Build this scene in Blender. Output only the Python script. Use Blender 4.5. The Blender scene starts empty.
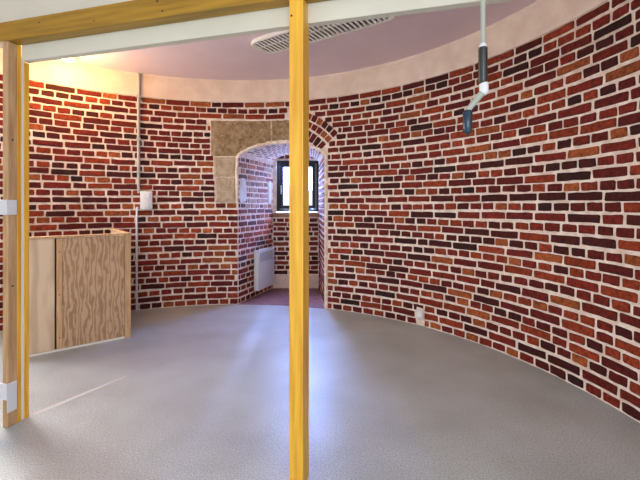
import bpy, math, random
from mathutils import Vector, Matrix
random.seed(7)
S = bpy.context.scene
C = S.collection

# ------------------------------------------------------------------ camera, world, light, exposure
cam_d = bpy.data.cameras.new('camera'); cam = bpy.data.objects.new('camera', cam_d); C.objects.link(cam)
cam.location = (0, 0, 1.3); cam.rotation_euler = (math.radians(90), 0, 0)
cam_d.sensor_width = 36; cam_d.lens = 378 / 640 * 36
cam_d.shift_y = -35.5 / 640; cam_d.clip_start = 0.02
S.camera = cam
W = bpy.data.worlds.new('daylight'); S.world = W; W.use_nodes = True
bg = W.node_tree.nodes['Background']
bg.inputs[0].default_value = (0.93, 0.965, 1.0, 1); bg.inputs[1].default_value = 1.15
S.view_settings.view_transform = 'Standard'; S.view_settings.look = 'None'
S.view_settings.exposure = 0.0; S.view_settings.gamma = 1; S.view_settings.use_curve_mapping = False

def area(name, loc, target, sx, sy, power, col):
    d = bpy.data.lights.new(name, 'AREA'); d.shape = 'RECTANGLE'; d.size = sx; d.size_y = sy
    d.energy = power; d.color = col
    o = bpy.data.objects.new(name, d); C.objects.link(o); o.location = loc
    o.rotation_euler = (Vector(target) - Vector(loc)).to_track_quat('-Z', 'Y').to_euler()
    return o
# daylight pushing in through the little window of the embrasure
wl = area('window_daylight', (-0.38, 6.13, 1.74), (-0.80, 3.7, -0.55), 0.55, 0.55, 4200, (0.28, 0.44, 1.0)); wl.data.spread = math.radians(84)
# added soft fill from the open side behind the camera, no window built there
area('room_fill', (-0.2, -2.6, 1.9), (-0.4, 3.0, 1.0), 3.0, 1.6, 75, (0.93, 0.96, 1.0))
# added side fill in the left wall, at a window added for it out of view
area('side_fill', (-3.64, 3.50, 1.85), (0.8, 2.6, 0.7), 0.85, 1.1, 88, (0.98, 0.97, 0.95))

# ------------------------------------------------------------------ helpers
def mat(name, col, rough=0.6, metal=0.0, spec=0.5):
    m = bpy.data.materials.new(name); m.use_nodes = True
    b = m.node_tree.nodes['Principled BSDF']
    b.inputs['Base Color'].default_value = (*col, 1); b.inputs['Roughness'].default_value = rough
    b.inputs['Metallic'].default_value = metal; b.inputs['Specular IOR Level'].default_value = spec
    return m
def nodes(m): return m.node_tree.nodes, m.node_tree.links, m.node_tree.nodes['Principled BSDF']
def noisy(name, c1, c2, scale=8, stretch=(1, 1, 1), rough=0.6, bump=0.1, detail=6, p0=0.35, p1=0.65, spec=0.5, bscale=None):
    m = mat(name, c1, rough, spec=spec); N, L, b = nodes(m)
    tc = N.new('ShaderNodeTexCoord'); mp = N.new('ShaderNodeMapping'); mp.inputs['Scale'].default_value = stretch
    nz = N.new('ShaderNodeTexNoise'); nz.inputs['Scale'].default_value = scale; nz.inputs['Detail'].default_value = detail; nz.inputs['Roughness'].default_value = .72 if 'sandstone' in name else .5
    cr = N.new('ShaderNodeValToRGB'); cr.color_ramp.elements[0].position = p0; cr.color_ramp.elements[1].position = p1
    cr.color_ramp.elements[0].color = (*c1, 1); cr.color_ramp.elements[1].color = (*c2, 1)
    L.new(tc.outputs['Object'], mp.inputs[0]); L.new(mp.outputs[0], nz.inputs['Vector'])
    L.new(nz.outputs['Fac'], cr.inputs[0]); L.new(cr.outputs[0], b.inputs['Base Color'])
    if bump:
        bp = N.new('ShaderNodeBump'); bp.inputs['Strength'].default_value = bump; bp.inputs['Distance'].default_value = 0.01
        src = nz
        if bscale:
            src = N.new('ShaderNodeTexNoise'); src.inputs['Scale'].default_value = bscale; src.inputs['Detail'].default_value = 4
            L.new(tc.outputs['Object'], src.inputs['Vector'])
        L.new(src.outputs['Fac'], bp.inputs['Height']); L.new(bp.outputs[0], b.inputs['Normal'])
    return m

class MB:
    def __init__(s): s.v = []; s.f = []; s.m = []; s.c = []
    def face(s, pts, mi=0, col=(1, 1, 1)):
        i = len(s.v); s.v += [tuple(p) for p in pts]; s.f.append(tuple(range(i, i + len(pts)))); s.m.append(mi); s.c.append(col)
    def mesh(s, vs, fs, mi=0, col=(1, 1, 1)):
        i = len(s.v); s.v += [tuple(p) for p in vs]
        for f in fs: s.f.append(tuple(i + k for k in f)); s.m.append(mi); s.c.append(col)
    def box(s, x0, x1, y0, y1, z0, z1, b=0.0, mi=0):
        if b <= 0:
            vs = [(x, y, z) for x in (x0, x1) for y in (y0, y1) for z in (z0, z1)]
            s.mesh(vs, [(0, 1, 3, 2), (4, 6, 7, 5), (0, 4, 5, 1), (2, 3, 7, 6), (0, 2, 6, 4), (1, 5, 7, 3)], mi); return
        import bmesh
        bm = bmesh.new(); bmesh.ops.create_cube(bm, size=1)
        for v in bm.verts:
            v.co = Vector(((x0 + x1) / 2 + v.co.x * (x1 - x0), (y0 + y1) / 2 + v.co.y * (y1 - y0), (z0 + z1) / 2 + v.co.z * (z1 - z0)))
        bmesh.ops.bevel(bm, geom=bm.edges[:], offset=b, segments=2, affect='EDGES', profile=0.5)
        bm.verts.index_update()
        s.mesh([v.co[:] for v in bm.verts], [tuple(v.index for v in f.verts) for f in bm.faces], mi); bm.free()
    def tube(s, pts, r, n=12, mi=0, caps=True):
        pts = [Vector(p) for p in pts]; rs = r if isinstance(r, (list, tuple)) else [r] * len(pts)
        vs = []; fs = []
        for i, p in enumerate(pts):
            d = ((pts[min(i + 1, len(pts) - 1)] - pts[max(i - 1, 0)])).normalized()
            a = d.orthogonal().normalized() if i == 0 else (a - d * a.dot(d)).normalized()
            b2 = d.cross(a)
            for k in range(n):
                t = 2 * math.pi * k / n; vs.append(p + (a * math.cos(t) + b2 * math.sin(t)) * rs[i])
        for i in range(len(pts) - 1):
            for k in range(n):
                k2 = (k + 1) % n; fs.append((i * n + k, i * n + k2, (i + 1) * n + k2, (i + 1) * n + k))
        if caps: fs.append(tuple(range(n))[::-1]); fs.append(tuple((len(pts) - 1) * n + k for k in range(n)))
        s.mesh(vs, fs, mi)
    def build(s, name, mats, parent=None, smooth=False):
        me = bpy.data.meshes.new(name); me.from_pydata(s.v, [], s.f)
        for m in (mats if isinstance(mats, (list, tuple)) else [mats]): me.materials.append(m)
        me.polygons.foreach_set('material_index', s.m)
        if any(c != (1, 1, 1) for c in s.c):
            at = me.color_attributes.new('brick_colour', 'FLOAT_COLOR', 'CORNER')
            buf = []
            for f, c in zip(s.f, s.c): buf += [c[0], c[1], c[2], 1.0] * len(f)
            at.data.foreach_set('color', buf)
        me.update()
        import bmesh
        bm = bmesh.new(); bm.from_mesh(me); bmesh.ops.recalc_face_normals(bm, faces=bm.faces[:]) if not s.c or not any(c != (1, 1, 1) for c in s.c) else None
        bm.to_mesh(me); bm.free()
        if smooth:
            me.polygons.foreach_set('use_smooth', [True] * len(me.polygons))
            try: me.set_sharp_from_angle(angle=math.radians(40))
            except Exception: pass
        o = bpy.data.objects.new(name, me); C.objects.link(o)
        if parent: o.parent = parent
        return o
def thing(name, label, cat, loc=(0, 0, 0), rz=0, group=None):
    o = bpy.data.objects.new(name, None); C.objects.link(o); o.location = loc; o.rotation_euler = (0, 0, rz)
    o.empty_display_size = 0.1; o['label'] = label; o['category'] = cat
    if group: o['group'] = group
    return o
def struct(o, label=None):
    o['kind'] = 'structure'
    if label: o['label'] = label
    return o

# ------------------------------------------------------------------ materials
def brick_mat():
    m = mat('brick', (0.3, 0.05, 0.03), 0.75, spec=0.25); N, L, b = nodes(m)
    at = N.new('ShaderNodeAttribute'); at.attribute_name = 'brick_colour'
    tc = N.new('ShaderNodeTexCoord'); nz = N.new('ShaderNodeTexNoise'); nz.inputs['Scale'].default_value = 38; nz.inputs['Detail'].default_value = 5
    cr = N.new('ShaderNodeValToRGB'); cr.color_ramp.elements[0].position = .3; cr.color_ramp.elements[1].position = .7
    cr.color_ramp.elements[0].color = (.45, .42, .42, 1); cr.color_ramp.elements[1].color = (1.35, 1.3, 1.25, 1)
    mx = N.new('ShaderNodeMixRGB'); mx.blend_type = 'MULTIPLY'; mx.inputs[0].default_value = 1
    L.new(tc.outputs['Object'], nz.inputs['Vector']); L.new(nz.outputs['Fac'], cr.inputs[0])
    L.new(at.outputs['Color'], mx.inputs[1]); L.new(cr.outputs[0], mx.inputs[2]); L.new(mx.outputs[0], b.inputs['Base Color'])
    bp = N.new('ShaderNodeBump'); bp.inputs['Strength'].default_value = .5; bp.inputs['Distance'].default_value = .004
    L.new(nz.outputs['Fac'], bp.inputs['Height']); L.new(bp.outputs[0], b.inputs['Normal'])
    return m
M_brick = brick_mat()
M_mortar = noisy('mortar', (.68, .54, .45), (.90, .79, .70), scale=14, rough=.9, bump=.4, bscale=90, spec=.1)
M_band = noisy('plaster_band', (.76, .62, .52), (.86, .73, .62), scale=6, rough=.9, bump=.5, bscale=40, spec=.1)
M_rim = noisy('lime_rim', (.66, .52, .40), (.90, .82, .72), scale=18, rough=.9, bump=.8, bscale=50, spec=.1)
M_stone = noisy('brown_sandstone', (.17, .11, .05), (.50, .37, .24), scale=16, rough=.9, bump=.9, bscale=30, detail=12, p0=.36, p1=.70, spec=.1)
M_stone2 = noisy('grey_sandstone', (.30, .22, .145), (.60, .50, .38), scale=12, rough=.9, bump=.9, bscale=30, detail=10, p0=.3, p1=.72, spec=.1)
M_ceil = noisy('ceiling_paint', (.74, .60, .65), (.79, .65, .70), scale=2, rough=.5, bump=.05, spec=.4)
M_tile = noisy('old_tile', (.10, .03, .03), (.26, .10, .09), scale=12, rough=.45, bump=.3)
M_header = noisy('header_paint', (.64, .63, .52), (.70, .69, .58), scale=3, rough=.6, bump=.05)
M_gold = noisy('golden_pine', (.68, .33, .02), (.88, .50, .045), scale=7, stretch=(6, 6, .35), rough=.4, bump=.05, detail=4)
M_beamw = noisy('shaded_golden_beam', (.27, .145, .008), (.43, .24, .016), scale=7, stretch=(.35, 6, 6), rough=.45, bump=.05, detail=4)  # darker than the posts: the beam's weaker light is put into its colour
M_stud = noisy('pale_pine', (.42, .24, .11), (.62, .40, .21), scale=6, stretch=(5, 5, .5), rough=.6, bump=.08)
M_white = mat('white_plastic', (.72, .74, .78), .35)
M_paint = mat('white_paint', (.85, .83, .78), .5)
M_rad = mat('radiator_enamel', (.74, .76, .84), .35)
M_grille = mat('grille_grey', (.34, .36, .42), .5)
M_dark = mat('dark_frame', (.010, .012, .018), .45, spec=.25)
M_black = mat('black_rubber', (.02, .025, .022), .3)
M_blue = mat('dark_blue_rubber', (.012, .035, .06), .2)
M_metal = mat('lacquered_rod', (.38, .41, .36), .3)
M_pipe = mat('grey_conduit', (.42, .41, .38), .5)
M_shadowgap = mat('dark_gap', (.03, .02, .015), .8)
M_sill = noisy('sill_wood', (.20, .09, .04), (.38, .20, .11), scale=9, stretch=(1, 5, 5), rough=.6)
M_skirt = noisy('recess_skirt', (.62, .46, .40), (.75, .58, .50), scale=8, rough=.85)
def glass_mat():
    m = mat('clear_glass', (1, 1, 1), 0.02); _, _, b = nodes(m)
    b.inputs['Transmission Weight'].default_value = 1; b.inputs['IOR'].default_value = 1.02
    return m
M_glass = glass_mat()
def glow(name, col, st):
    m = mat(name, col); _, _, b = nodes(m); b.inputs['Emission Color'].default_value = (*col, 1); b.inputs['Emission Strength'].default_value = st
    return m
M_bulb = glow('lamp_glow', (1, .80, .5), 5)
def floor_mat():
    m = mat('vinyl_floor', (.4, .35, .3), .38, spec=.7); N, L, b = nodes(m)
    tc = N.new('ShaderNodeTexCoord')
    n1 = N.new('ShaderNodeTexNoise'); n1.inputs['Scale'].default_value = 130; n1.inputs['Detail'].default_value = 5; n1.inputs['Roughness'].default_value = .8
    n2 = N.new('ShaderNodeTexNoise'); n2.inputs['Scale'].default_value = 2.2; n2.inputs['Detail'].default_value = 4
    c1 = N.new('ShaderNodeValToRGB'); c1.color_ramp.elements[0].position = .34; c1.color_ramp.elements[1].position = .62
    c1.color_ramp.elements[0].color = (.20, .225, .222, 1); c1.color_ramp.elements[1].color = (.61, .665, .665, 1)
    c2 = N.new('ShaderNodeValToRGB'); c2.color_ramp.elements[0].position = .3; c2.color_ramp.elements[1].position = .75
    c2.color_ramp.elements[0].color = (.82, .80, .77, 1); c2.color_ramp.elements[1].color = (1.08, 1.08, 1.08, 1)
    mx = N.new('ShaderNodeMixRGB'); mx.blend_type = 'MULTIPLY'; mx.inputs[0].default_value = 1
    for n in (n1, n2): L.new(tc.outputs['Object'], n.inputs['Vector'])
    L.new(n1.outputs['Fac'], c1.inputs[0]); L.new(n2.outputs['Fac'], c2.inputs[0])
    L.new(c1.outputs[0], mx.inputs[1]); L.new(c2.outputs[0], mx.inputs[2]); L.new(mx.outputs[0], b.inputs['Base Color'])
    bp = N.new('ShaderNodeBump'); bp.inputs['Strength'].default_value = .05; bp.inputs['Distance'].default_value = .0005
    L.new(n1.outputs['Fac'], bp.inputs['Height']); L.new(bp.outputs[0], b.inputs['Normal'])
    return m
M_floor = floor_mat()
def ply_mat(name, ca, cb, scale, dist, rough=.5):
    m = mat(name, ca, rough); N, L, b = nodes(m)
    tc = N.new('ShaderNodeTexCoord'); mp = N.new('ShaderNodeMapping'); mp.inputs['Scale'].default_value = (1, 1, .22)
    wv = N.new('ShaderNodeTexWave'); wv.wave_type = 'BANDS'; wv.bands_direction = 'X'
    wv.inputs['Scale'].default_value = scale; wv.inputs['Distortion'].default_value = dist
    wv.inputs['Detail'].default_value = 3; wv.inputs['Detail Scale'].default_value = 2.2
    cr = N.new('ShaderNodeValToRGB'); cr.color_ramp.elements[0].color = (*ca, 1); cr.color_ramp.elements[1].color = (*cb, 1)
    cr.color_ramp.elements[0].position = .1; cr.color_ramp.elements[1].position = .75
    L.new(tc.outputs['Object'], mp.inputs[0]); L.new(mp.outputs[0], wv.inputs['Vector']); L.new(wv.outputs['Fac'], cr.inputs[0])
    L.new(cr.outputs[0], b.inputs['Base Color'])
    return m
M_ply = ply_mat('figured_plywood', (.38, .215, .115), (.60, .40, .24), 8.5, 11)
M_plyp = ply_mat('pale_plywood', (.60, .43, .28), (.74, .57, .40), 2.5, 7)
M_edge = noisy('pine_edge', (.50, .30, .15), (.68, .44, .24), scale=8, stretch=(5, 5, .6), rough=.55)

# ------------------------------------------------------------------ the round room
CX, CY, R = -1.004, 2.008, 2.917
ZB, ZC, NC = 2.6325, 2.909, 34
CH = ZB / NC
def wpt(s, z, d=0.0):           # s = arc length along the wall from straight ahead (+ = right), d = out into the room
    p = s / R; r = R - d
    return (CX + r * math.sin(p), CY + r * math.cos(p), z)
A = (-1.068, 4.924); Cc = (0.062, 4.724); B = (-0.733, 5.88); D = (-0.016, 5.88)
SA = R * math.atan2(A[0] - CX, A[1] - CY); SC = R * math.atan2(Cc[0] - CX, Cc[1] - CY)
def arch_front(t): return 1.905 + .19 * max(0, math.sin(math.pi * t)) ** .62
def arch_back(t): return 1.965 + .125 * max(0, math.sin(math.pi * t)) ** .7
S0, S1 = R * math.radians(-118), R * math.radians(118)

PAL = [((.120, .010, .008), 6), ((.19, .018, .009), 6.5), ((.29, .042, .013), 5.5), ((.066, .008, .008), 4), ((.36, .092, .024), 2.2), ((.040, .009, .009), 1.3)]
def bcol():
    x = random.random() * sum(w for _, w in PAL)
    for c, w in PAL:
        x -= w
        if x <= 0: break
    k = random.uniform(.72, 1.05)
    return tuple(v * k for v in c)
def brick(mb, f, s0, s1, z0, z1, h=.007, tone=None, jit=.0034):
    """one hand-made brick: irregular outline, softened edges, standing a little proud of its mortar"""
    col = tone or bcol()
    pts = []
    L = s1 - s0
    nseg = 4 if L > .18 else (3 if L > .09 else 2)
    c = min(.006, (z1 - z0) * .2, L * .25)
    for i in range(nseg + 1):
        t = i / nseg; s = s0 + c + (L - 2 * c) * t; pts.append((s, z0))
    pts.append((s1, z0 + c)); pts.append((s1, z1 - c))
    for i in range(nseg + 1):
        t = 1 - i / nseg; s = s0 + c + (L - 2 * c) * t; pts.append((s, z1))
    pts.append((s0, z1 - c)); pts.append((s0, z0 + c))
    tilt = random.gauss(0, .008); cs, cz = (s0 + s1) / 2, (z0 + z1) / 2
    P = [(s + random.uniform(-jit, jit), z + random.uniform(-jit, jit) * .8 + (s - cs) * tilt) for s, z in pts]
    n = len(P); hh = h * random.uniform(.5, 1.3)
    ins = lambda s, z, k: (cs + (s - cs) * (1 - k / (L / 2)), cz + (z - cz) * (1 - k / ((z1 - z0) / 2)))
    v = [f(s, z, -.004) for s, z in P]
    v += [f(s, z, hh * .6) for s, z in P]
    v += [f(*ins(s, z, .005), hh) for s, z in P]
    fs = []
    for r in (0, 1):
        for k in range(n): k2 = (k + 1) % n; fs.append((r * n + k, r * n + k2, (r + 1) * n + k2, (r + 1) * n + k))
    fs.append(tuple(2 * n + k for k in range(n)))
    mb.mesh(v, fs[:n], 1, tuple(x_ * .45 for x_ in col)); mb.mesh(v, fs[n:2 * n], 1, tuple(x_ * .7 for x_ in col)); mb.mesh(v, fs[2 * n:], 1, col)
def wav(s, k): return .006 * math.sin(s * 1.7 + k * .9) + .003 * math.sin(s * 4.3 + k * 2.1)
SP, MJ = .272, .0195
def courses(mb, f, s0, s1, z0, z1, excl=None, ch=CH, sp=SP, mj=MJ, k0=0, phase=0.0, wave=True, jit=.0034, lime=False):
    k = 0
    z = z0
    while z < z1 - .01:
        zt = min(z + ch, z1); p = sp if (k + k0) % 2 else sp / 2
        s = s0 - random.uniform(0, .02) - (0 if (k + k0) % 2 else sp / 4) + phase
        spans = []
        while s < s1:
            L = p * random.uniform(.93, 1.07)
            if (k + k0) % 2 and random.random() < .07: L = p / 2 * random.uniform(.9, 1.2)
            a, b_ = max(s, s0), min(s + L, s1)
            if b_ - a > .035: spans.append((a, b_))
            s += L
        zm = (z + zt) / 2
        for a, b_ in spans:
            segs = [(a + mj / 2 * random.uniform(.7, 1.3), b_ - mj / 2 * random.uniform(.7, 1.3))]
            if excl:
                for e0, e1 in excl(zm, z, zt):
                    ns = []
                    for u, w in segs:
                        if w <= e0 or u >= e1: ns.append((u, w))
                        else:
                            if u < e0: ns.append((u, e0))
                            if w > e1: ns.append((e1, w))
                    segs = ns
            for u, w in segs:
                if w - u < .03: continue
                m = (u + w) / 2; dz = wav(m, k) if wave and .12 < zm < ZB - .08 else 0
                th = mj * random.uniform(.42, .58)
                tone = None
                if lime and zm > 1.22:      # pale worn wash on the upper bricks, with the window's glow put into their colour
                    c0 = bcol(); k_ = random.choice((0, .12, .3, .45, .6)); tone = tuple(a_ * (1 - k_) + b2 * k_ for a_, b2 in zip(c0, (.60, .42, .31)))
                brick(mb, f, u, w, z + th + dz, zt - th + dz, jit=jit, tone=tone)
        z += ch; k += 1

# stone blocks round the embrasure's upper left and the brick arch rings on its right (in wall coordinates)
def sfrac(t): return SA + (SC - SA) * t
AS, AZ, AR = sfrac(.50), 1.545, .66         # centre and radius of the ring of upright bricks
stones = [(SA - .345, SA + .43, 1.925, 2.385), (SA + .44, SA + .72, 1.985, 2.385), (SA - .305, SA - .03, 1.66, 1.915), (SA - .290, SA - .03, 1.325, 1.65)]
SW0, SW1, SWZ0, SWZ1 = R * math.radians(-69), R * math.radians(-51.5), 1.22, 2.45  # opening added in the left wall for the side fill
def excl(zm, z0, z1):
    out = [(SW0, SW1)] if z1 > SWZ0 and z0 < SWZ1 else []
    # the opening with its lime rim
    hw = []
    for i in range(61):
        t = i / 60
        if arch_front(t) + .055 > z0: hw.append(t)
    if hw:
        out.append((sfrac(min(hw)) - (.045 if zm > 1.3 else .004), sfrac(max(hw)) + .04))
    for a, b_, c, d in stones:
        if z1 > c + .012 and z0 < d - .012: out.append((a - .012, b_ + .012))
    ro = AR + .335
    if z1 > 2.0 and z0 < AZ + ro:
        dz = max(zm - AZ, 0)
        if dz < ro:
            w = math.sqrt(ro * ro - dz * dz)
            ang = math.radians(51)   # rings stop on a springing line
            smax = AS + min(w, dz * math.tan(ang) if dz > 0 else 0)
            if smax > AS: out.append((AS + .07, smax + .012))
    return out

wall = MB()
NS = 420
for i in range(NS):
    a = S0 + (S1 - S0) * i / NS; b_ = S0 + (S1 - S0) * (i + 1) / NS
    cuts = [a] + [x for x in (SW0, SW1, SA, SC) if a < x < b_] + [b_]
    for u, w in zip(cuts, cuts[1:]):
        m = (u + w) / 2
        if SA < m < SC:
            zu, zw = arch_front((u - SA) / (SC - SA)), arch_front((w - SA) / (SC - SA))
            wall.face([wpt(u, zu), wpt(w, zw), wpt(w, ZB), wpt(u, ZB)], 0, (.9, .8, .7))
        elif SW0 < m < SW1:
            for za, zb in ((0, SWZ0), (SWZ1, ZB)):
                wall.face([wpt(u, za), wpt(w, za), wpt(w, zb), wpt(u, zb)], 0, (.9, .8, .7))
                wall.face([wpt(u, za, -.25), wpt(w, za, -.25), wpt(w, zb if za == 0 else ZC, -.25), wpt(u, zb if za == 0 else ZC, -.25)], 0, (.9, .8, .7))
            for zz in (SWZ0, SWZ1):
                wall.face([wpt(u, zz), wpt(w, zz), wpt(w, zz, -.25), wpt(u, zz, -.25)], 0, (.9, .8, .7))
            continue
        else:
            wall.face([wpt(u, 0), wpt(w, 0), wpt(w, ZB), wpt(u, ZB)], 0, (.9, .8, .7))
        wall.face([wpt(u, ZC + .05, -.25), wpt(w, ZC + .05, -.25), wpt(w, 0 if not (SA < m < SC) else 2.2, -.25), wpt(u, 0 if not (SA < m < SC) else 2.2, -.25)], 0, (.9, .8, .7))
for s in (SW0, SW1):
    wall.face([wpt(s, SWZ0), wpt(s, SWZ1), wpt(s, SWZ1, -.25), wpt(s, SWZ0, -.25)], 0, (.9, .8, .7))
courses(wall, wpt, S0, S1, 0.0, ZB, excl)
# arch rings of bricks stood on end, right of the stone lintel
def ring(r0, r1, a0, a1, n, split=0):
    for k in range(n):
        t0 = a0 + (a1 - a0) * k / n; t1 = a0 + (a1 - a0) * (k + 1) / n
        def f(s, z, d, t0=t0, t1=t1):
            th = t0 + (t1 - t0) * s; r = r0 + (r1 - r0) * z
            return wpt(AS + r * math.sin(th), AZ + r * math.cos(th), d)
        g = .10; col = bcol()
        P = [(g, .05), (.5, .03), (1 - g, .05), (1 - g + .03, .5), (1 - g, .95), (.5, .97), (g, .95), (g - .03, .5)]
        P = [(x + random.uniform(-.03, .03), y + random.uniform(-.02, .02)) for x, y in P]
        v = [f(x, y, -.003) for x, y in P] + [f(x, y, .005) for x, y in P] + [f(.5 + (x - .5) * .86, .5 + (y - .5) * .93, .008) for x, y in P]
        n8 = 8
        fs = [(q * n8 + j, q * n8 + (j + 1) % n8, (q + 1) * n8 + (j + 1) % n8, (q + 1) * n8 + j) for q in (0, 1) for j in range(n8)] + [tuple(16 + j for j in range(n8))]
        wall.mesh(v, fs, 1, col)
ring(AR, AR + .125, math.radians(14), math.radians(50), 6)
ring(AR + .145, AR + .225, math.radians(12), math.radians(50), 7)
ring(AR + .240, AR + .325, math.radians(10), math.radians(50), 8)
struct(wall.build('wall_round', [M_mortar, M_brick]), 'curved red brick wall with thick pale mortar joints')

# plaster band above the bricks
mb = MB()
prof = [(-.02, ZB - .004), (.014, ZB - .004), (.018, ZB + .03), (.018, ZC - .02), (.03, ZC)]
for i in range(NS):
    a = S0 + (S1 - S0) * i / NS; b_ = S0 + (S1 - S0) * (i + 1) / NS
    for (d0, z0), (d1, z1) in zip(prof, prof[1:]):
        mb.face([wpt(a, z0, d0), wpt(b_, z0, d0), wpt(b_, z1, d1), wpt(a, z1, d1)])
struct(mb.build('trim_1', M_band, smooth=True), 'beige rough plaster band between the bricks and the ceiling')

# floor and ceiling
def disc(name, z0, z1, m, r=R + .02):
    mb = MB(); n = 180
    top = [(CX + r * math.cos(2 * math.pi * k / n), CY + r * math.sin(2 * math.pi * k / n)) for k in range(n)]
    v = [(x, y, z0) for x, y in top] + [(x, y, z1) for x, y in top]
    mb.mesh(v, [tuple(range(n))[::-1], tuple(range(n, 2 * n))] + [(k, (k + 1) % n, n + (k + 1) % n, n + k) for k in range(n)])
    return struct(mb.build(name, m))
disc('floor', -.12, 0, M_floor)
disc('ceiling', ZC, ZC + .12, M_ceil)

# ------------------------------------------------------------------ the window embrasure
def lerp2(p, q, t): return (p[0] + (q[0] - p[0]) * t, p[1] + (q[1] - p[1]) * t)
def jamb(name, P, Q, side, z1a, z1b, label):
    L = math.hypot(Q[0] - P[0], Q[1] - P[1]); ex, ey = (Q[0] - P[0]) / L, (Q[1] - P[1]) / L
    nx, ny = (ey, -ex) if side > 0 else (-ey, ex)
    f = lambda s, z, d: (P[0] + ex * s + nx * d, P[1] + ey * s + ny * d, z)
    mb = MB(); mb.face([f(0, 0, 0), f(L, 0, 0), f(L, z1b, 0), f(0, z1a, 0)], 0, (.9, .8, .7))
    if side > 0: courses(mb, f, 0.0, L, 0.0, 1.93, None, k0=0, sp=.26, mj=.024, lime=True)  # paler upper bricks carry some window glow as colour
    else: courses(mb, f, 0.03, L, 0.0, 1.93, None, k0=1, sp=.26, mj=.022)
    struct(mb.build(name, [M_mortar, M_brick]), label)
    return f, L
fl, LL = jamb('wall_recess_left', A, B, 1, 1.93, 1.98, 'brick left side of the window recess')
fr, LR = jamb('wall_recess_right', Cc, D, -1, 1.93, 1.98, 'brick right side of the window recess')
def patch(k, f, s0, s1, z0, z1, lab):
    mb = MB(); n = 14; P = []
    for q in range(n):
        a = 2 * math.pi * q / n; cs_, sn_ = math.cos(a), math.sin(a); e = .45
        P.append(((s0 + s1) / 2 + (s1 - s0) / 2 * math.copysign(abs(cs_) ** e, cs_) * random.uniform(.88, 1.05), (z0 + z1) / 2 + (z1 - z0) / 2 * math.copysign(abs(sn_) ** e, sn_) * random.uniform(.92, 1.04)))
    cx, cz = (s0 + s1) / 2, (z0 + z1) / 2
    v = [f(x, z, -.002) for x, z in P] + [f(x, z, .010) for x, z in P] + [f(cx + (x - cx) * .85, cz + (z - cz) * .93, .015) for x, z in P]
    mb.mesh(v, [(a * n + q, a * n + (q + 1) % n, (a + 1) * n + (q + 1) % n, (a + 1) * n + q) for a in (0, 1) for q in range(n)] + [tuple(2 * n + q for q in range(n))])
    struct(mb.build('trim_%d' % k, M_lime), lab)
M_lime = noisy('white_lime', (.74, .72, .72), (.88, .87, .88), scale=12, rough=.85, bump=.5, bscale=40)
patch(9, fl, .02, .20, 1.325, 1.65, 'white lime patch on the left side of the recess near the front edge')
patch(10, fl, .84, .96, 1.30, 1.66, 'white lime patch on the left side of the recess beside the window')
# vault: brick soffit between the front and the back arch
mb = MB(); n = 28
def vault(t, w, d=0.0):
    q0 = wpt(sfrac(t), arch_front(t)); q1 = (*lerp2(B, D, t), arch_back(t))
    return (q0[0] + (q1[0] - q0[0]) * w, q0[1] + (q1[1] - q0[1]) * w, q0[2] + (q1[2] - q0[2]) * w - d)
for i in range(n):
    mb.face([vault(i / n, 0), vault((i + 1) / n, 0), vault((i + 1) / n, 1), vault(i / n, 1)], 0, (.9, .8, .7))
    for k in range(4):
        w0 = .05 + k * .24 + (.10 if i % 2 else 0); w1 = min(w0 + .19, .98)
        if i in (0, n - 1): continue
        if w1 - w0 > .06 and random.random() < .85:
            a = i / n + .008; b_ = (i + 1) / n - .008; c = tuple(a_ * .55 + b2 * .45 for a_, b2 in zip(bcol(), (.46, .27, .18)))
            j = lambda: random.uniform(-.004, .004)
            lo = [vault(a + j(), w0, -.002), vault(b_ + j(), w0, -.002), vault(b_ + j(), w1, -.002), vault(a + j(), w1, -.002)]
            hi = [vault(a + .003, w0 + .01, .005), vault(b_ - .003, w0 + .01, .005), vault(b_ - .003, w1 - .01, .005), vault(a + .003, w1 - .01, .005)]
            mb.mesh(lo + hi, [(0, 1, 5, 4), (1, 2, 6, 5), (2, 3, 7, 6), (3, 0, 4, 7), (4, 5, 6, 7)], 1, c)
struct(mb.build('wall_recess_vault', [M_mortar, M_brick]), 'low brick vault over the window recess')
# back wall under and over the window
WX0, WX1, WZ0, WZ1 = -.680, -.018, 1.183, 1.99
mb = MB(); y = 5.88
fb = lambda s, z, d: (B[0] + s, y - d, z)
mb.face([fb(-.03, 0, 0), fb(.75, 0, 0), fb(.75, WZ0, 0), fb(-.03, WZ0, 0)], 0, (.9, .8, .7))
mb.face([fb(-.03, WZ1, 0), fb(.75, WZ1, 0), fb(.75, 2.16, 0), fb(-.03, 2.16, 0)], 0, (.9, .8, .7))
mb.face([fb(-.03, WZ0, 0), fb(WX0 - B[0], WZ0, 0), fb(WX0 - B[0], WZ1, 0), fb(-.03, WZ1, 0)], 0, (.9, .8, .7))
mb.face([fb(WX1 - B[0], WZ0, 0), fb(.75, WZ0, 0), fb(.75, WZ1, 0), fb(WX1 - B[0], WZ1, 0)], 0, (.9, .8, .7))
for (xa, xb, za, zb) in ((WX0, WX0, WZ0, WZ1), (WX1, WX1, WZ0, WZ1)):
    mb.face([(xa, y, za), (xa, y + .16, za), (xa, y + .16, zb), (xa, y, zb)], 0, (.9, .8, .7))
mb.face([(WX0, y, WZ1), (WX1, y, WZ1), (WX1, y + .16, WZ1), (WX0, y + .16, WZ1)], 0, (.9, .8, .7))
mb.face([(WX0, y, WZ0), (WX1, y, WZ0), (WX1, y + .16, WZ0), (WX0, y + .16, WZ0)], 0, (.9, .8, .7))
courses(mb, fb, 0.0, .717, .205, 1.10, None, k0=1, ch=.0746, sp=.26, mj=.020)
courses(mb, fb, 0.0, .717, 2.0, 2.08, None, k0=0, ch=.0746, sp=.26, mj=.020)
struct(mb.build('wall_recess_back', [M_mortar, M_brick]), 'brick back of the window recess below the window')
mb = MB(); mb.box(B[0] - .02, .0, y - .03, y + .01, 0, .2, .006)
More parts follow.
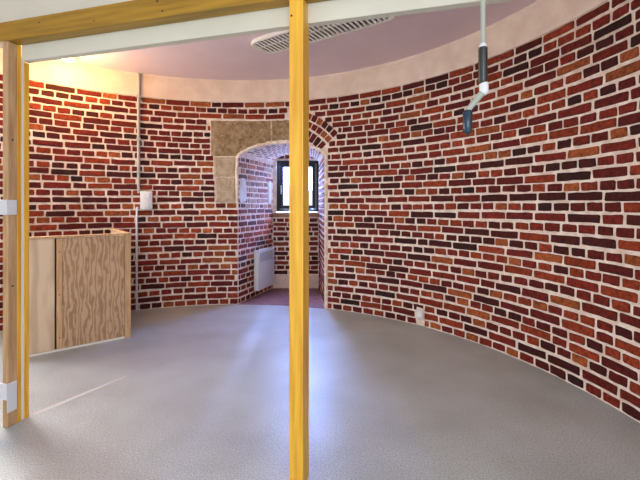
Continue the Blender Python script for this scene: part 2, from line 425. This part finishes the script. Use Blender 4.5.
struct(mb.build('baseboard_recess', M_skirt), 'pale pink plaster skirting at the back of the recess')
mb = MB(); mb.box(B[0] + .0, -.01, y - .055, y + .05, 1.11, 1.178, .008)
struct(mb.build('trim_3', M_sill), 'brown wooden sill under the small window')
# recess floor
mb = MB(); fl_pts = [wpt(sfrac(k / 8), 0, .012) for k in range(9)]
mb.mesh([(x, yy, .004) for x, yy, _ in fl_pts] + [(D[0], D[1], .004), (B[0], B[1], .004)] +
        [(x, yy, -.1) for x, yy, _ in fl_pts] + [(D[0], D[1], -.1), (B[0], B[1], -.1)],
        [tuple(range(11)), tuple(range(11, 22))[::-1]] + [(k, (k + 1) % 11, 11 + (k + 1) % 11, 11 + k) for k in range(11)])
struct(mb.build('floor_recess', M_tile), 'dark red tiled floor of the window recess')
# lime rim along the opening's edge
mb = MB(); random.seed(21)
path = [(SC, z) for z in [i * .06 for i in range(0, 32)]] + [(sfrac(1 - i / 40), arch_front(1 - i / 40)) for i in range(41)] + [(SA, z) for z in (1.88, 1.8, 1.72, 1.64, 1.56, 1.48, 1.40, 1.34)]
path = [p for i, p in enumerate(path) if i == 0 or math.hypot(p[0] - path[i - 1][0], p[1] - path[i - 1][1]) > .004]
rows = []
for i, (s, z) in enumerate(path):
    a = path[max(i - 1, 0)]; b_ = path[min(i + 1, len(path) - 1)]
    tx, tz = b_[0] - a[0], b_[1] - a[1]; l = math.hypot(tx, tz); nx, nz = tz / l, -tx / l     # outward from the opening
    w = .034 * random.uniform(.7, 1.2)
    if (s, z) == (sfrac(.5), z): pass
    rows.append([wpt(s - nx * .003, z - nz * .003, -.10), wpt(s - nx * .006, z - nz * .006, .006), wpt(s + nx * w * .4, z + nz * w * .4, .013), wpt(s + nx * w, z + nz * w, .008), wpt(s + nx * (w + .006), z + nz * (w + .006), -.004)])
for r0, r1 in zip(rows, rows[1:]):
    for k in range(4): mb.face([r0[k], r0[k + 1], r1[k + 1], r1[k]])
struct(mb.build('trim_2', M_rim, smooth=False), 'rough white lime edging round the arched recess')
# sandstone blocks
random.seed(5)
def stone(s0, s1, z0, z1, cut=None):
    mb = MB(); nx_, nz_ = 12, 7; g = {}
    for i in range(nx_ + 1):
        for j in range(nz_ + 1):
            s = s0 + (s1 - s0) * i / nx_; zlo = z0
            if cut: zlo = max(z0, cut(s))
            z = zlo + (z1 - zlo) * j / nz_
            e = i in (0, nx_) or j in (0, nz_)
            g[i, j] = (s + (random.uniform(-.004, .004)), z + random.uniform(-.004, .004), .004 if e else .014 + random.uniform(-.003, .003))
    for i in range(nx_):
        for j in range(nz_):
            mb.face([wpt(g[a][0], g[a][1], g[a][2]) for a in ((i, j), (i + 1, j), (i + 1, j + 1), (i, j + 1))])
    edge = [(i, 0) for i in range(nx_ + 1)] + [(nx_, j) for j in range(1, nz_ + 1)] + [(i, nz_) for i in range(nx_ - 1, -1, -1)] + [(0, j) for j in range(nz_ - 1, 0, -1)]
    for a, b_ in zip(edge, edge[1:] + edge[:1]):
        mb.face([wpt(g[a][0], g[a][1], g[a][2]), wpt(g[b_][0], g[b_][1], g[b_][2]), wpt(g[b_][0], g[b_][1], -.06), wpt(g[a][0], g[a][1], -.06)])
    return mb
def arch_cut(s):
    t = (s - SA) / (SC - SA)
    return (arch_front(t) + .03) if 0 < t < 1 else -1
stone_lab = ['large brown sandstone lintel block over the left of the arch', 'smaller brown sandstone block at the middle of the arch',
             'upper sandstone block in the left side of the arch', 'lower grey sandstone block in the left side of the arch']
for i, (a, b_, c, d) in enumerate(stones):
    struct(stone(a, b_, c, d, arch_cut if i < 2 else None).build('trim_%d' % (i + 4), M_stone if i < 2 else M_stone2), stone_lab[i])

# window
wn = bpy.data.objects.new('window_1', None); C.objects.link(wn); wn.location = (0, 5.93, 0); struct(wn, 'small dark framed window at the back of the brick recess')
def frame(name, x0, x1, z0, z1, w, y0, y1, m):
    mb = MB(); mb.box(x0, x1, y0, y1, z0, z0 + w, .004); mb.box(x0, x1, y0, y1, z1 - w, z1, .004)
    mb.box(x0, x0 + w, y0, y1, z0 + w, z1 - w, .004); mb.box(x1 - w, x1, y0, y1, z0 + w, z1 - w, .004)
    return mb.build(name, m, wn)
frame('window_frame', WX0 + .003, WX1 - .003, WZ0 + .003, WZ1 - .003, .042, 0.0, .07, M_dark)
frame('sash', WX0 + .047, WX1 - .047, WZ0 + .047, WZ1 - .047, .056, -.018, .045, M_dark)
mb = MB(); mb.box(WX0 + .10, WX1 - .10, .012, .018, WZ0 + .10, WZ1 - .10); mb.build('pane', M_glass, wn)
mb = MB(); mb.box(WX0 + .063, WX0 + .083, -.024, -.018, 1.49, 1.60, .003); mb.tube([(WX0 + .073, -.024, 1.57), (WX0 + .073, -.045, 1.57), (WX0 + .073, -.048, 1.56), (WX0 + .073, -.048, 1.46)], .008, 8)
h = mb.build('handle', M_white, wn, True); h['label'] = 'white window handle'

# added window in the left wall, out of view, framing the side fill
pm = math.radians(-60.25); hw = R * math.sin(math.radians(8.75)) - .004
w2 = bpy.data.objects.new('window_added', None); C.objects.link(w2); w2.location = (CX + (R - .02) * math.sin(pm), CY + (R - .02) * math.cos(pm), 0); w2.rotation_euler = (0, 0, -pm)
struct(w2, 'added white framed window, out of view, in the brick wall left of the posts')
mb = MB()
for x0, x1, z0, z1 in ((-hw, hw, SWZ0 + .003, SWZ0 + .05), (-hw, hw, SWZ1 - .05, SWZ1 - .003), (-hw, -hw + .045, SWZ0 + .05, SWZ1 - .05), (hw - .045, hw, SWZ0 + .05, SWZ1 - .05), (-.02, .02, SWZ0 + .05, SWZ1 - .05)):
    mb.box(x0, x1, .0, .05, z0, z1, .003)
mb.build('window_frame', M_paint, w2)

# ------------------------------------------------------------------ timber partition frame (local x along the frame, y away from the camera)
RZ = math.atan2(-.2625, .965); P0 = (-1.816, 2.20, 0)
# left post
t = thing('door_post', 'pale and golden timber post at the left edge, with a white strip down its side', 'post', P0, RZ)
mb = MB(); mb.box(-.042, 0, 0, .051, 0, 2.252, .003); o = mb.build('stud', M_stud, t); o['label'] = 'pale pine stud'
mb = MB(); mb.box(-.042, .003, .0515, .0735, 0, 2.252, .002); o = mb.build('jamb_lining', M_gold, t); o['label'] = 'golden lining nearer the camera'
mb = MB(); mb.box(-.042, .0, .074, .092, 0, 2.19, .001); o = mb.build('sealing_strip', M_paint, t); o['label'] = 'white strip'
mb = MB(); mb.box(-.042, .003, .0925, .1215, 0, 2.162, .002); o = mb.build('jamb_lining', M_gold, t); o['label'] = 'golden lining behind the white strip'
for z in (1.68, .82):
    kn = MB(); kn.tube([(.0002, .025, z), (.0012, .025, z)], .006, 10); kn.build('knot', M_shadowgap, t)
# brackets
for zb, zt, arm, lab in ((1.240, 1.327, (1.240, 1.327), 'white wrap-round bracket halfway up the left timber post'), (.088, .258, (.165, .258), 'taller white bracket near the foot of the left timber post')):
    b = thing('post_bracket', lab, 'bracket', P0, RZ)
    mb = MB(); mb.box(.0005, .006, -.006, .047, zb, zt, .0015); mb.build('side_plate', M_white, b)
    mb = MB(); mb.box(-.20, .006, -.012, -.001, arm[0], arm[1], .002); mb.build('front_arm', M_white, b)
# centre post, notched at the top for the header board
t = thing('timber_post', 'golden timber post standing in the middle of the view', 'post', P0, RZ)
mb = MB(); x0, x1 = 1.734, 1.802
prof = [(0, 0), (.094, 0), (.094, 2.155), (.074, 2.160), (.074, 2.252), (0, 2.252)]
mb.mesh([(x0, a, z) for a, z in prof] + [(x1, a, z) for a, z in prof], [tuple(range(6))[::-1], tuple(range(6, 12))] + [(k, (k + 1) % 6, 6 + (k + 1) % 6, 6 + k) for k in range(6)])
o = mb.build('shaft', M_gold, t); bv = o.modifiers.new('soft_edges', 'BEVEL'); bv.width = .003; bv.segments = 2
mb = MB(); mb.tube([(x0 + .012, -.001, 2.17), (x0 + .012, .001, 2.17)], .005, 8); o = mb.build('knot', M_shadowgap, t)
# beam
mb = MB(); mb.box(-.9, 3.75, 0, .073, 2.254, 2.367, .004)
t = thing('timber_beam', 'golden timber beam across the top left, on the two posts', 'beam', P0, RZ)
mb.build('beam_body', M_beamw, t)
for x, z in ((.235, 2.33), (.62, 2.29), (1.02, 2.34), (1.05, 2.285)):
    mb = MB(); mb.tube([(x, -.001, z), (x, .001, z)], random.uniform(.004, .007), 8); mb.build('knot', M_shadowgap, t)
# white header board behind the beam
mb = MB(); xl, xr = .006, 3.62
prof = [(xl, 2.162), (xr, 2.162), (xr, ZC - .002), (-1.22, ZC - .002), (-1.22, 2.37), (xl, 2.37)]
mb.mesh([(x, .0745, z) for x, z in prof] + [(x, .115, z) for x, z in prof], [tuple(range(6)), tuple(range(6, 12))[::-1]] + [(k, (k + 1) % 6, 6 + (k + 1) % 6, 6 + k) for k in range(6)])
o = mb.build('wall_header', M_header); o.location = P0; o.rotation_euler = (0, 0, RZ); struct(o, 'off-white painted header panel above the opening')

# ------------------------------------------------------------------ plywood enclosure
QX, QY = -1.853, 3.706; RQ = math.atan2(-.618, -.785)      # local x runs left from the right-hand corner
t = thing('plywood_enclosure', 'waist-high plywood enclosure against the brick wall on the left', 'enclosure', (QX, QY, 0), RQ)
def pbox(name, m, x0, x1, y0, y1, z0, z1, lab=None, b=.003):
    mb = MB(); mb.box(x0, x1, y0, y1, z0, z1, b); o = mb.build(name, m, t)
    if lab: o['label'] = lab
    return o
# local +y points to the camera side after the half turn
pbox('corner_post', M_edge, 0, .055, -.045, 0.0, 0.0, 1.005)
pbox('front_panel', M_ply, .057, .60, -.022, -.004, .02, 1.0, 'brown panel with a wavy grain')
pbox('batten', M_edge, .558, .60, -.004, .004, .02, 1.0)
pbox('front_panel', M_plyp, .613, .91, -.022, -.004, .02, 1.0, 'pale plain panel')
pbox('joint_strip', M_shadowgap, .60, .613, -.03, -.018, .02, 1.0)
pbox('base_strip', M_paint, .057, .91, -.012, .0, .0, .018, 'thin white strip along the floor', b=.002)
pbox('cap_rail', M_edge, 0, .91, -.05, .01, 1.005, 1.022)
pbox('side_panel', M_plyp, .0, .02, -.97, -.05, 0.0, 1.0)
pbox('side_rail', M_edge, -.004, .036, -.965, -.052, 1.002, 1.022)
pbox('side_panel', M_plyp, .89, .91, -.78, -.024, 0.0, 1.0)
for z in (.12, .50, .88):
    for x in (.075, .578):
        mb = MB(); mb.tube([(x, -.005, z), (x, .0046 if x > .5 else -.003, z)], .005, 8); mb.build('screw', M_shadowgap, t)

# ------------------------------------------------------------------ wall fittings
def on_wall(phi, z=0, d=.012):
    s = math.radians(phi) * R; x, y_, _ = wpt(s, 0, d); return (x, y_, z), -math.radians(phi)
# conduit: upper grey pipe, lower thin white one
loc, rz = on_wall(-24.8)
t = thing('wall_conduit', 'vertical electric conduit running down the brick wall on the left', 'conduit', loc, rz)
mb = MB(); mb.tube([(0, -.018, ZC - .005), (0, -.018, 2.68), (-.006, -.02, 2.6), (-.006, -.018, 1.50), (.0, -.018, 1.44)], .018, 12); o = mb.build('upper_pipe', M_pipe, t, True); o['label'] = 'grey pipe'
mb = MB(); mb.tube([(-.02, -.012, 1.27), (-.026, -.012, 1.18), (-.026, -.012, .004)], .0125, 10); o = mb.build('lower_pipe', M_white, t, True); o['label'] = 'thin white pipe'
for z in (2.62, 2.1, 1.7):
    mb = MB(); mb.box(-.034, .02, -.040, .0, z - .012, z + .012, .004); mb.build('clip', M_pipe, t)
loc, rz = on_wall(-23.2)
t = thing('switch_box', 'white switch box on the brick wall beside the conduit', 'switch box', loc, rz)
mb = MB(); mb.box(-.07, .07, -.045, -.001, 1.235, 1.465, .012); mb.build('housing', M_white, t, True)
mb = MB(); mb.box(-.035, .035, -.052, -.0455, 1.375, 1.435, .003); mb.build('rocker', M_white, t)
mb = MB(); mb.tube([(0, -.051, 1.30), (0, -.0455, 1.30)], .03, 20); mb.build('socket_face', M_white, t)
loc, rz = on_wall(45.6)
t = thing('wall_socket', 'small white socket low on the brick wall right of the middle post', 'socket', loc, rz)
mb = MB(); mb.box(-.042, .042, -.028, -.001, .088, .172, .006); mb.build('cover', M_white, t, True)
mb = MB(); mb.tube([(0, -.032, .13), (0, -.0285, .13)], .026, 20); mb.build('socket_face', M_paint, t)
mb = MB(); random.seed(3)
pp = [(-.05, .004), (.05, .004), (.055, .05), (.048, .10), (.05, .19), (-.045, .20), (-.05, .12), (-.055, .06)]
mb.mesh([(x, -.001, z) for x, z in pp] + [(x * .9, -.009, .1 + (z - .1) * .95) for x, z in pp], [tuple(range(8, 16))] + [(k, (k + 1) % 8, 8 + (k + 1) % 8, 8 + k) for k in range(8)])
# plaster patch belongs to the wall
o = mb.build('wall_patch', M_rim); o.location = loc[0] + .004 * math.sin(math.radians(45.6)), loc[1] + .004 * math.cos(math.radians(45.6)), 0; o.rotation_euler = (0, 0, rz); struct(o, 'plaster patch around the small socket')

# convector on the recess's left side
ang = math.atan2(B[1] - A[1], B[0] - A[0])
t = thing('wall_heater', 'white electric wall heater on the left side of the window recess', 'heater', (A[0], A[1], 0), ang)
x0, x1 = .355, .86; za, zb = .10, .665
mb = MB(); mb.box(x0, x1, -.105, -.03, za, zb, .012); mb.build('casing', M_rad, t, True)
mb = MB(); mb.box(x0 + .05, x1 - .05, -.108, -.1045, zb - .17, zb - .045); mb.build('grille', M_grille, t)
mb = MB()
for k in range(6): mb.box(x0 + .05, x1 - .05, -.113, -.1085, zb - .165 + k * .02, zb - .157 + k * .02)
mb.build('louvre', M_rad, t)
mb = MB(); mb.box(x0 + .06, x1 - .06, -.03, -.009, .22, .56); mb.build('wall_mount', M_grille, t)
mb = MB(); mb.tube([(x0 + .04, -.07, zb), (x0 + .04, -.07, zb + .014)], .016, 12); mb.build('knob', M_shadowgap, t)

# ------------------------------------------------------------------ ceiling louvre fixture
hd = 1.565 / 1.609
BL = Vector((-.552 * hd, 4.095 * hd)); ex = Vector((.839, -.545)); pn = Vector((.545, .839))
Ln, Wd = 1.42, .33
cc = BL + ex * Ln / 2 - pn * Wd / 2
t = thing('ceiling_louvre_light', 'long white louvred light fixture on the ceiling behind the middle post', 'ceiling light', (cc.x, cc.y, ZC - .001), math.atan2(ex.y, ex.x))
def tray(x): # half width, rounded ends
    return Wd / 2 * (1 - (.34 if x < 0 else .2) * abs(2 * x / Ln) ** 12)
mb = MB(); n = 30; xs = [-Ln / 2 + Ln * k / n for k in range(n + 1)]
outer = [(x, -tray(x)) for x in xs] + [(x, tray(x)) for x in reversed(xs)]
inner = [(x * .965, y_ * .86) for x, y_ in outer]; m_ = len(outer)
mb.mesh([(x, y_, 0) for x, y_ in outer] + [(x, y_, -.036) for x, y_ in outer] + [(x, y_, -.036) for x, y_ in inner] + [(x, y_, -.012) for x, y_ in inner],
        [(r * m_ + k, r * m_ + (k + 1) % m_, (r + 1) * m_ + (k + 1) % m_, (r + 1) * m_ + k) for r in range(3) for k in range(m_)] + [tuple(range(m_))])
mb.build('rim', M_paint, t)
mb = MB(); mb.face([(x, y_, -.0125) for x, y_ in inner]); mb.build('dark_inside', M_shadowgap, t)
ns = 30
for k in range(ns):
    x = -Ln / 2 * .94 + Ln * .94 * k / (ns - 1); w = tray(x) * .85
    mb = MB(); mb.mesh([(x - .012, -w, -.034), (x + .012, -w, -.034), (x + .012, w, -.034), (x - .012, w, -.034),
                        (x - .003, -w, -.016), (x + .003, -w, -.016), (x + .003, w, -.016), (x - .003, w, -.016)],
                       [(0, 1, 2, 3), (4, 7, 6, 5), (0, 4, 5, 1), (1, 5, 6, 2), (2, 6, 7, 3), (3, 7, 4, 0)])
    mb.build('slat', M_paint, t)
for yy in (-.02,):
    mb = MB(); mb.box(-Ln / 2 * .95, Ln / 2 * .95, yy - .004, yy + .004, -.035, -.016); mb.build('long_rib', M_paint, t)

# small warm ceiling lamp
t = thing('ceiling_spotlight', 'small lit warm lamp on the ceiling at the far left, above the brick wall', 'ceiling light', (-2.76, 4.13, ZC))
mb = MB(); mb.tube([(0, 0, -.001), (0, 0, -.022)], .085, 28); mb.build('lamp_ring', M_paint, t)
mb = MB(); mb.tube([(0, 0, -.0225), (0, 0, -.034)], [.068, .055], 24); mb.build('lens', M_bulb, t)
pd = bpy.data.lights.new('lamp_light', 'POINT'); pd.energy = 25; pd.color = (1, .52, .16); pd.shadow_soft_size = .06
pl = bpy.data.objects.new('lamp_light', pd); C.objects.link(pl); pl.parent = t; pl.location = (.16, -.20, -.22)

# crank rod hanging from the ceiling
cx_, cy_ = .582, 1.35
t = thing('crank_rod', 'thin pale crank rod hanging from the ceiling, with black grips and a bent end', 'crank rod', (cx_, cy_, 0))
mb = MB(); mb.tube([(0, 0, ZC - .02), (0, 0, 1.87)], .0085, 12); mb.build('rod', M_metal, t, True)
mb = MB(); mb.tube([(0, 0, ZC), (0, 0, ZC - .02)], .03, 16); mb.build('ceiling_mount', M_white, t, True)
mb = MB(); mb.tube([(0, 0, 1.874), (0, 0, 1.860)], [.010, .017], 14); mb.build('collar', M_white, t, True)
mb = MB(); mb.tube([(0, 0, 1.860), (0, 0, 1.856), (0, 0, 1.74), (0, 0, 1.735)], [.012, .0155, .0155, .014], 16); o = mb.build('upper_grip', M_black, t, True); o['label'] = 'long black grip'
mb = MB(); mb.tube([(.002, 0, 1.735), (.003, 0, 1.73), (.003, 0, 1.70), (.0, 0, 1.692)], [.012, .016, .016, .010], 14); mb.build('elbow_joint', M_white, t, True)
mb = MB(); mb.tube([(.004, 0, 1.705), (-.012, 0, 1.688), (-.048, 0, 1.644), (-.055, 0, 1.628)], [.011, .012, .010, .010], 14); mb.build('crank_arm', M_metal, t, True)
mb = MB(); mb.tube([(-.055, 0, 1.636), (-.055, 0, 1.630), (-.055, 0, 1.562), (-.055, 0, 1.555)], [.012, .0165, .0155, .012], 16); o = mb.build('lower_grip', M_blue, t, True); o['label'] = 'short dark blue grip'
mb = MB(); mb.tube([(-.055, 0, 1.555), (-.055, 0, 1.545)], [.006, .004], 10); mb.build('tip', M_shadowgap, t)

# thin pale strip on the vinyl, from the left post inwards
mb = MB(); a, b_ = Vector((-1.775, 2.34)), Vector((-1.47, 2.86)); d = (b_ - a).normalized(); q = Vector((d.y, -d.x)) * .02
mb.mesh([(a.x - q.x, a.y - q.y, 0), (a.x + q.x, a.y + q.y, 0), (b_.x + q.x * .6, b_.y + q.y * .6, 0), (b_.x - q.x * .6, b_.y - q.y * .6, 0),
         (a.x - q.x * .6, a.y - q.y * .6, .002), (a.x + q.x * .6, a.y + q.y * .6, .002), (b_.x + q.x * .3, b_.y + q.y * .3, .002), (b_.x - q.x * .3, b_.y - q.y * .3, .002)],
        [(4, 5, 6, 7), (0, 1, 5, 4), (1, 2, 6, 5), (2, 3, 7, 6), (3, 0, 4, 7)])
struct(mb.build('trim_8', mat('pale_floor_strip', (.54, .54, .52), .6)), 'pale strip on the floor running in from the left post')
